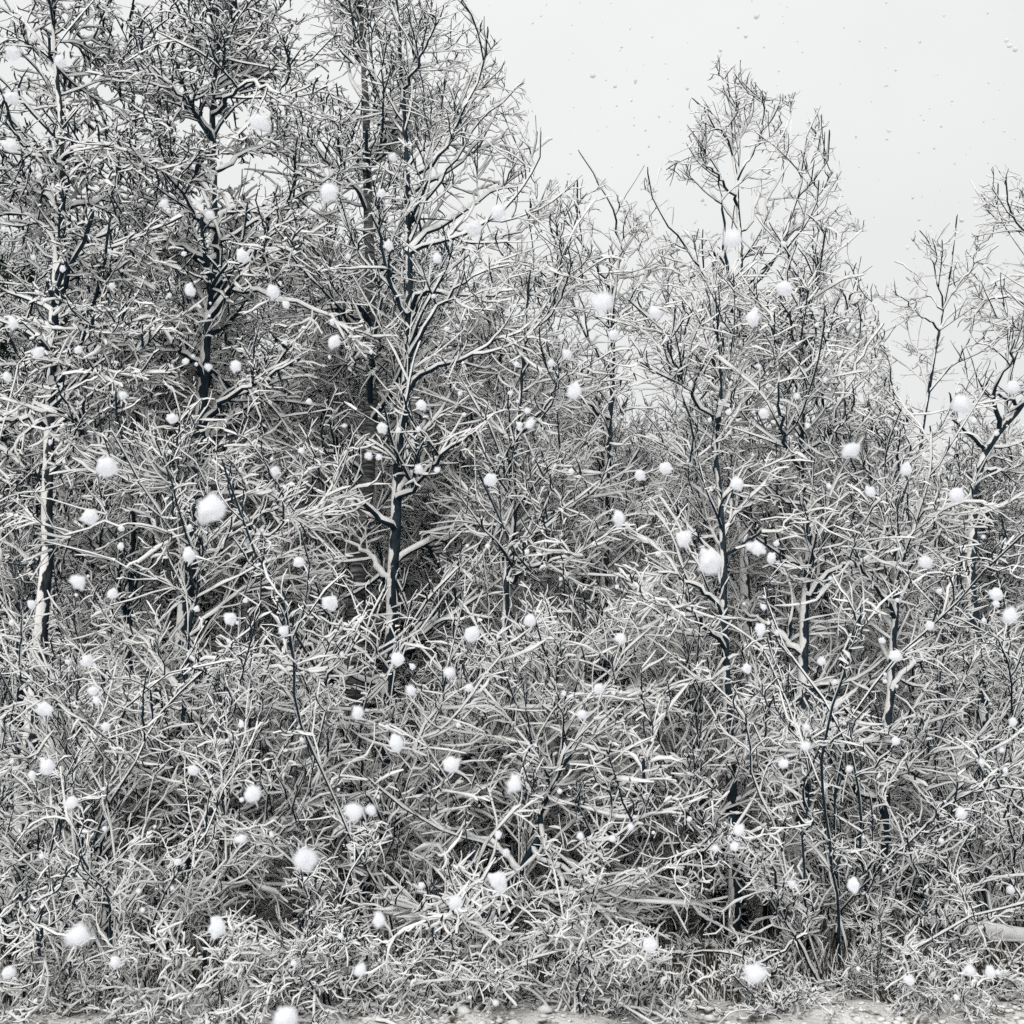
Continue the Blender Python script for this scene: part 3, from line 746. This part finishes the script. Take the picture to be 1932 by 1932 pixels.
# dry grass and snow crumbs on the bank
def blades():
    n = 6500
    cx = rng.uniform(-5.8, 6.0, 160); cy = edge(cx) + 0.75 + rng.random(160) * 2.2
    q = rng.integers(0, 160, n)
    x = cx[q] + rng.normal(0, 0.13, n); y = np.maximum(cy[q] + rng.normal(0, 0.13, n), edge(x) + 0.5)
    P = np.empty((n, 4, 3)); P[:, 0] = np.stack([x, y, gz(x, y) - 0.01], 1)
    a = np.radians(np.abs(rng.normal(0, 24, n))); az = rng.uniform(0, 6.28, n)
    dr = np.stack([np.cos(az) * np.sin(a), np.sin(az) * np.sin(a), np.cos(a)], 1); L = rng.uniform(0.08, 0.5, n)
    for j in range(1, 4):
        P[:, j] = P[:, j - 1] + dr * (L / 3)[:, None]; dr = unit(dr + rng.normal(0, 0.16, (n, 3)) - [0, 0, 0.12])
    g = Geo(); g.add(P, np.repeat(radii(0.006, 0.002, 4)[None], n, 0), 4, 0.006, 0.009, 0.3, 0.4, 0.6)
    m, nt, b = mat('dry dark grass'); q = noise(nt, 3.0)
    r = ramp(nt, q.outputs['Fac'], [(0.3, (0.025, 0.024, 0.022)), (0.7, (0.10, 0.085, 0.06))]); nt.links.new(r.outputs[0], b.inputs['Base Color'])
    o = thing('grass', 'dry frosted grass sticking out of the snow bank under the shrubs', 'grass', me=g.mesh('grass', [m, SNOW])); o['kind'] = 'stuff'
blades()
def crumbs():
    n = 1500
    t = (1 + 5 ** 0.5) / 2
    ico = unit(np.array([(-1, t, 0), (1, t, 0), (-1, -t, 0), (1, -t, 0), (0, -1, t), (0, 1, t), (0, -1, -t), (0, 1, -t), (t, 0, -1), (t, 0, 1), (-t, 0, -1), (-t, 0, 1)], float))
    f = np.array([(0, 11, 5), (0, 5, 1), (0, 1, 7), (0, 7, 10), (0, 10, 11), (1, 5, 9), (5, 11, 4), (11, 10, 2), (10, 7, 6), (7, 1, 8), (3, 9, 4), (3, 4, 2), (3, 2, 6), (3, 6, 8), (3, 8, 9), (4, 9, 5), (2, 4, 11), (6, 2, 10), (8, 6, 7), (9, 8, 1)])
    x = rng.uniform(-5.6, 5.8, n); y = edge(x) + 0.12 + rng.random(n) ** 1.5 * 1.6; s = np.exp(rng.normal(math.log(0.016), 0.5, n))
    V = ico[None] * (s[:, None, None] * rng.uniform(0.6, 1.35, (n, 12, 1))) * [1.2, 1.2, 0.7] + np.stack([x, y, gz(x, y) + s * 0.3], 1)[:, None]
    Fc = (np.arange(n)[:, None, None] * 12 + f[None]).reshape(-1, 3)
    o = thing('snow', 'loose lumps of snow scattered over the bank at the bottom', 'snow', me=raw_mesh('snow', V.reshape(-1, 3), Fc, None, [SNOW])); o['kind'] = 'stuff'
crumbs()

# one rust-brown dead leaf cluster near the ground at the left
def dead_leaf():
    p = W(172, 1912, 10.2)
    root = thing('dead_leaf', 'curled rust brown dead leaf hanging low in the bottom left', 'leaf', p.tolist())
    m, nt, b = mat('rust brown leaf'); q = noise(nt, 40.0)
    r = ramp(nt, q.outputs['Fac'], [(0.3, (0.16, 0.045, 0.02)), (0.7, (0.34, 0.11, 0.05))]); nt.links.new(r.outputs[0], b.inputs['Base Color'])
    us = np.linspace(0, 1, 9); vs = np.linspace(-1, 1, 7)
    U_, V_ = np.meshgrid(us, vs); wd = 0.035 * np.sin(np.pi * U_) ** 0.7 * V_
    top = np.stack([wd, 0.02 * V_ ** 2 * np.sin(np.pi * U_) - 0.03 * U_ ** 2, 0.06 - 0.12 * U_], -1)
    Vv = np.concatenate([top.reshape(-1, 3), (top + [0, 0.002, 0]).reshape(-1, 3)])
    i = (np.arange(6)[:, None] * 9 + np.arange(8)[None]).reshape(-1); f = np.stack([i, i + 1, i + 10, i + 9], 1)
    link('leaf_blade', raw_mesh('leaf_blade', Vv, np.concatenate([f, f[:, ::-1] + 63]), None, [m]), root)
    g = Geo(); g.add(polyline([(0, 0, 0.06), (0.005, 0, 0.09), (0.02, 0.01, 0.13)], 5)[None], np.full((1, 5), 0.002), 5, 0, 0, 0, 0, 1)
    link('leaf_stalk', g.mesh('leaf_stalk', [TWIG, SNOW]), root)
dead_leaf()

# ------------------------------------------------------------------ falling snowflakes
def flake_mat():
    m, nt, b = mat('falling snowflake', 0.6)
    b.inputs['Base Color'].default_value = (0.96, 0.965, 0.975, 1)
    tr = nt.nodes.new('ShaderNodeBsdfTranslucent'); tr.inputs[0].default_value = (0.95, 0.96, 1.0, 1)
    mx = nt.nodes.new('ShaderNodeMixShader'); mx.inputs[0].default_value = 0.55
    nt.links.new(b.outputs[0], mx.inputs[1]); nt.links.new(tr.outputs[0], mx.inputs[2]); nt.links.new(mx.outputs[0], nt.nodes['Material Output'].inputs[0])
    return m
FLAKE = flake_mat()
def flake_mesh(seed, sub=3):
    import bmesh
    bm = bmesh.new(); bmesh.ops.create_icosphere(bm, subdivisions=sub, radius=1.0)
    r = np.random.default_rng(seed)
    dirs = unit(r.normal(size=(26, 3))); amp = r.uniform(0.1, 0.5, 26); cd = unit(r.normal(size=(5, 3)))
    for v in bm.verts:
        n_ = np.array(v.co.normalized())
        s = 0.80 + 0.14 * (cd @ n_).clip(0).max() + (amp * np.exp((dirs @ n_ - 1) * 60)).sum()
        v.co = Vector((n_ * s).tolist())
    me = bpy.data.meshes.new('snowflake'); bm.to_mesh(me); bm.free()
    for p in me.polygons: p.use_smooth = True
    me.materials.append(FLAKE); TRI[0] += len(me.polygons)
    return me
flakes_me = [flake_mesh(s) for s in range(4)]
BIG = [(400, 960, 50, 'largest white snowflake hanging before the sapling boughs left of the middle'), (1337, 1060, 48, 'very large white snowflake right of the middle beside the slim black trunk'),
       (575, 1622, 44, 'very large white snowflake low in front of the undergrowth left of the birch foot'), (540, 1922, 44, 'large snowflake cut by the bottom edge of the picture in front of the dark hollow'),
       (148, 1764, 38, 'large snowflake low at the left in front of the bottom left shrub'), (1424, 1838, 36, 'large snowflake near the snow bank in the lower right'),
       (203, 880, 36, 'large snowflake beside the dark trunk of the left edge tree'), (620, 362, 34, 'large snowflake left of the birch in the upper part'),
       (490, 230, 32, 'large snowflake at the top between the plumed tree and the birch'), (668, 1532, 34, 'large snowflake in front of the birch foot'),
       (1815, 760, 36, 'pale snowflake against the sky gap at the right'), (1137, 572, 40, 'pale large snowflake in front of the thin forked tree'), (1382, 452, 36, 'pale large snowflake in the open crown of the tallest tree')]
MED = [(940, 1662, 34), (971, 1480, 30), (860, 1703, 28), (476, 1500, 32), (622, 1137, 30), (170, 975, 30), (1085, 738, 28), (325, 790, 22), (1290, 1015, 30), (1168, 978, 26), (1390, 912, 24), (925, 905, 26),
       (1605, 848, 26), (890, 1195, 30), (750, 1245, 26), (848, 1268, 22), (1000, 1170, 24), (748, 1402, 28), (700, 1528, 20), (850, 1442, 30), (676, 1345, 22), (365, 1453, 22), (90, 1447, 26), (60, 1462, 14),
       (135, 1515, 22), (20, 275, 26), (25, 100, 28), (113, 117, 22), (22, 185, 24), (25, 610, 20), (458, 484, 24), (515, 550, 24), (358, 548, 20), (630, 645, 22), (720, 365, 16), (740, 296, 16), (733, 463, 18),
       (395, 405, 18), (310, 383, 16), (375, 378, 14), (893, 430, 28), (940, 400, 26), (825, 487, 18), (1420, 600, 26), (1480, 545, 32), (1910, 730, 26), (1255, 883, 24), (1207, 897, 20), (795, 765, 22),
       (720, 808, 20), (696, 860, 16), (715, 862, 12), (790, 885, 16), (825, 887, 12), (356, 1047, 24), (148, 1098, 26), (212, 1120, 20), (60, 1140, 16), (435, 1167, 24), (535, 1190, 20), (165, 1247, 22),
       (176, 1303, 18), (182, 1320, 12), (85, 1338, 26), (200, 1370, 16), (410, 1750, 30), (680, 1830, 24), (455, 1583, 20), (1610, 1670, 24), (1495, 1667, 14), (1690, 1238, 24), (1745, 1060, 24), (1710, 885, 24),
       (1805, 935, 30), (1642, 928, 20), (1440, 780, 18), (1430, 1035, 26), (1455, 1052, 18), (1415, 1030, 16), (1880, 1122, 24), (1905, 1162, 28), (1755, 1180, 16), (1410, 1262, 20), (1435, 1187, 20),
       (1550, 1248, 16), (1172, 1205, 20), (1130, 1300, 20), (1098, 1348, 18), (775, 1303, 18), (885, 1297, 16), (520, 888, 18), (565, 1060, 20), (445, 690, 22), (393, 692, 14), (540, 575, 14), (72, 666, 20),
       (148, 660, 14), (14, 712, 16), (232, 745, 16), (1158, 632, 20), (1235, 590, 24), (1040, 685, 14), (1070, 668, 18), (1000, 800, 18), (995, 775, 12), (1095, 1578, 14), (1155, 1582, 14), (1190, 1560, 12),
       (955, 1608, 14), (940, 1575, 14), (1395, 1565, 20), (1350, 1600, 14), (1385, 1597, 18), (1478, 1440, 18), (1602, 1450, 12), (1690, 1398, 16), (1812, 1535, 20), (1852, 1437, 14), (1890, 1415, 10),
       (1912, 1362, 14), (1520, 1408, 20), (1522, 1372, 14), (716, 1736, 22), (15, 1835, 22), (217, 1815, 18), (795, 1670, 12), (1226, 1784, 28), (1868, 1835, 22), (1830, 1830, 20), (1715, 1850, 18), (935, 1892, 12)]
def put_flake(px, py, dia, label, group, Y):
    p = W(px, py, Y); zc = p[1] * math.cos(PITCH) + (p[2] - CAM_Z) * math.sin(PITCH)
    s = dia * 0.5 / PX / F * zc * 1.02
    o = thing('snowflake', label, 'snowflake', p.tolist(), group, flakes_me[int(rng.integers(0, 4))])
    o.scale = (s * rng.uniform(0.9, 1.1), s, s * rng.uniform(0.85, 1.1)); o.rotation_euler = tuple(rng.uniform(0, 6.28, 3))
for px, py, dd, lab in BIG:
    put_flake(px, py, dd, lab, 'falling snowflakes', rng.uniform(1.1, 1.8))
for px, py, dd in MED:
    put_flake(px, py, dd, 'medium white snowflake falling in front of the snowy trees', 'falling snowflakes', rng.uniform(1.6, 4.0))
for i in range(130):
    put_flake(rng.uniform(0, 1932), rng.uniform(350, 1900), rng.uniform(6, 12), 'small white snowflake falling in front of the snowy trees', 'falling snowflakes', rng.uniform(2.5, 8.0))

def distant_flakes():
    n = 2600
    t = (1 + 5 ** 0.5) / 2
    ico = unit(np.array([(-1, t, 0), (1, t, 0), (-1, -t, 0), (1, -t, 0), (0, -1, t), (0, 1, t), (0, -1, -t), (0, 1, -t), (t, 0, -1), (t, 0, 1), (-t, 0, -1), (-t, 0, 1)], float))
    f = np.array([(0, 11, 5), (0, 5, 1), (0, 1, 7), (0, 7, 10), (0, 10, 11), (1, 5, 9), (5, 11, 4), (11, 10, 2), (10, 7, 6), (7, 1, 8), (3, 9, 4), (3, 4, 2), (3, 2, 6), (3, 6, 8), (3, 8, 9), (4, 9, 5), (2, 4, 11), (6, 2, 10), (8, 6, 7), (9, 8, 1)])
    n = 4000
    P = np.stack([rng.uniform(-14, 14, n * 3), rng.uniform(5, 26, n * 3), rng.uniform(0.5, 20, n * 3)], 1)
    P = P[(np.abs(P[:, 0]) < P[:, 1] * 0.55)][:1600]; n = len(P)
    s = np.exp(rng.normal(math.log(0.013), 0.4, n)) * (0.4 + P[:, 1] / 15)
    V = ico[None] * (s[:, None, None] * rng.uniform(0.75, 1.2, (n, 12, 1))) + P[:, None]
    Fc = (np.arange(n)[:, None, None] * 12 + f[None]).reshape(-1, 3)
    o = thing('falling_snow', 'fine distant snowfall speckling the white sky and the tree tops', 'snow', me=raw_mesh('falling_snow', V.reshape(-1, 3), Fc, None, [FLAKE])); o['kind'] = 'stuff'
distant_flakes()
import os
if os.environ.get('TRICOUNT'): open('/tmp/tri', 'w').write(str(TRI[0]))
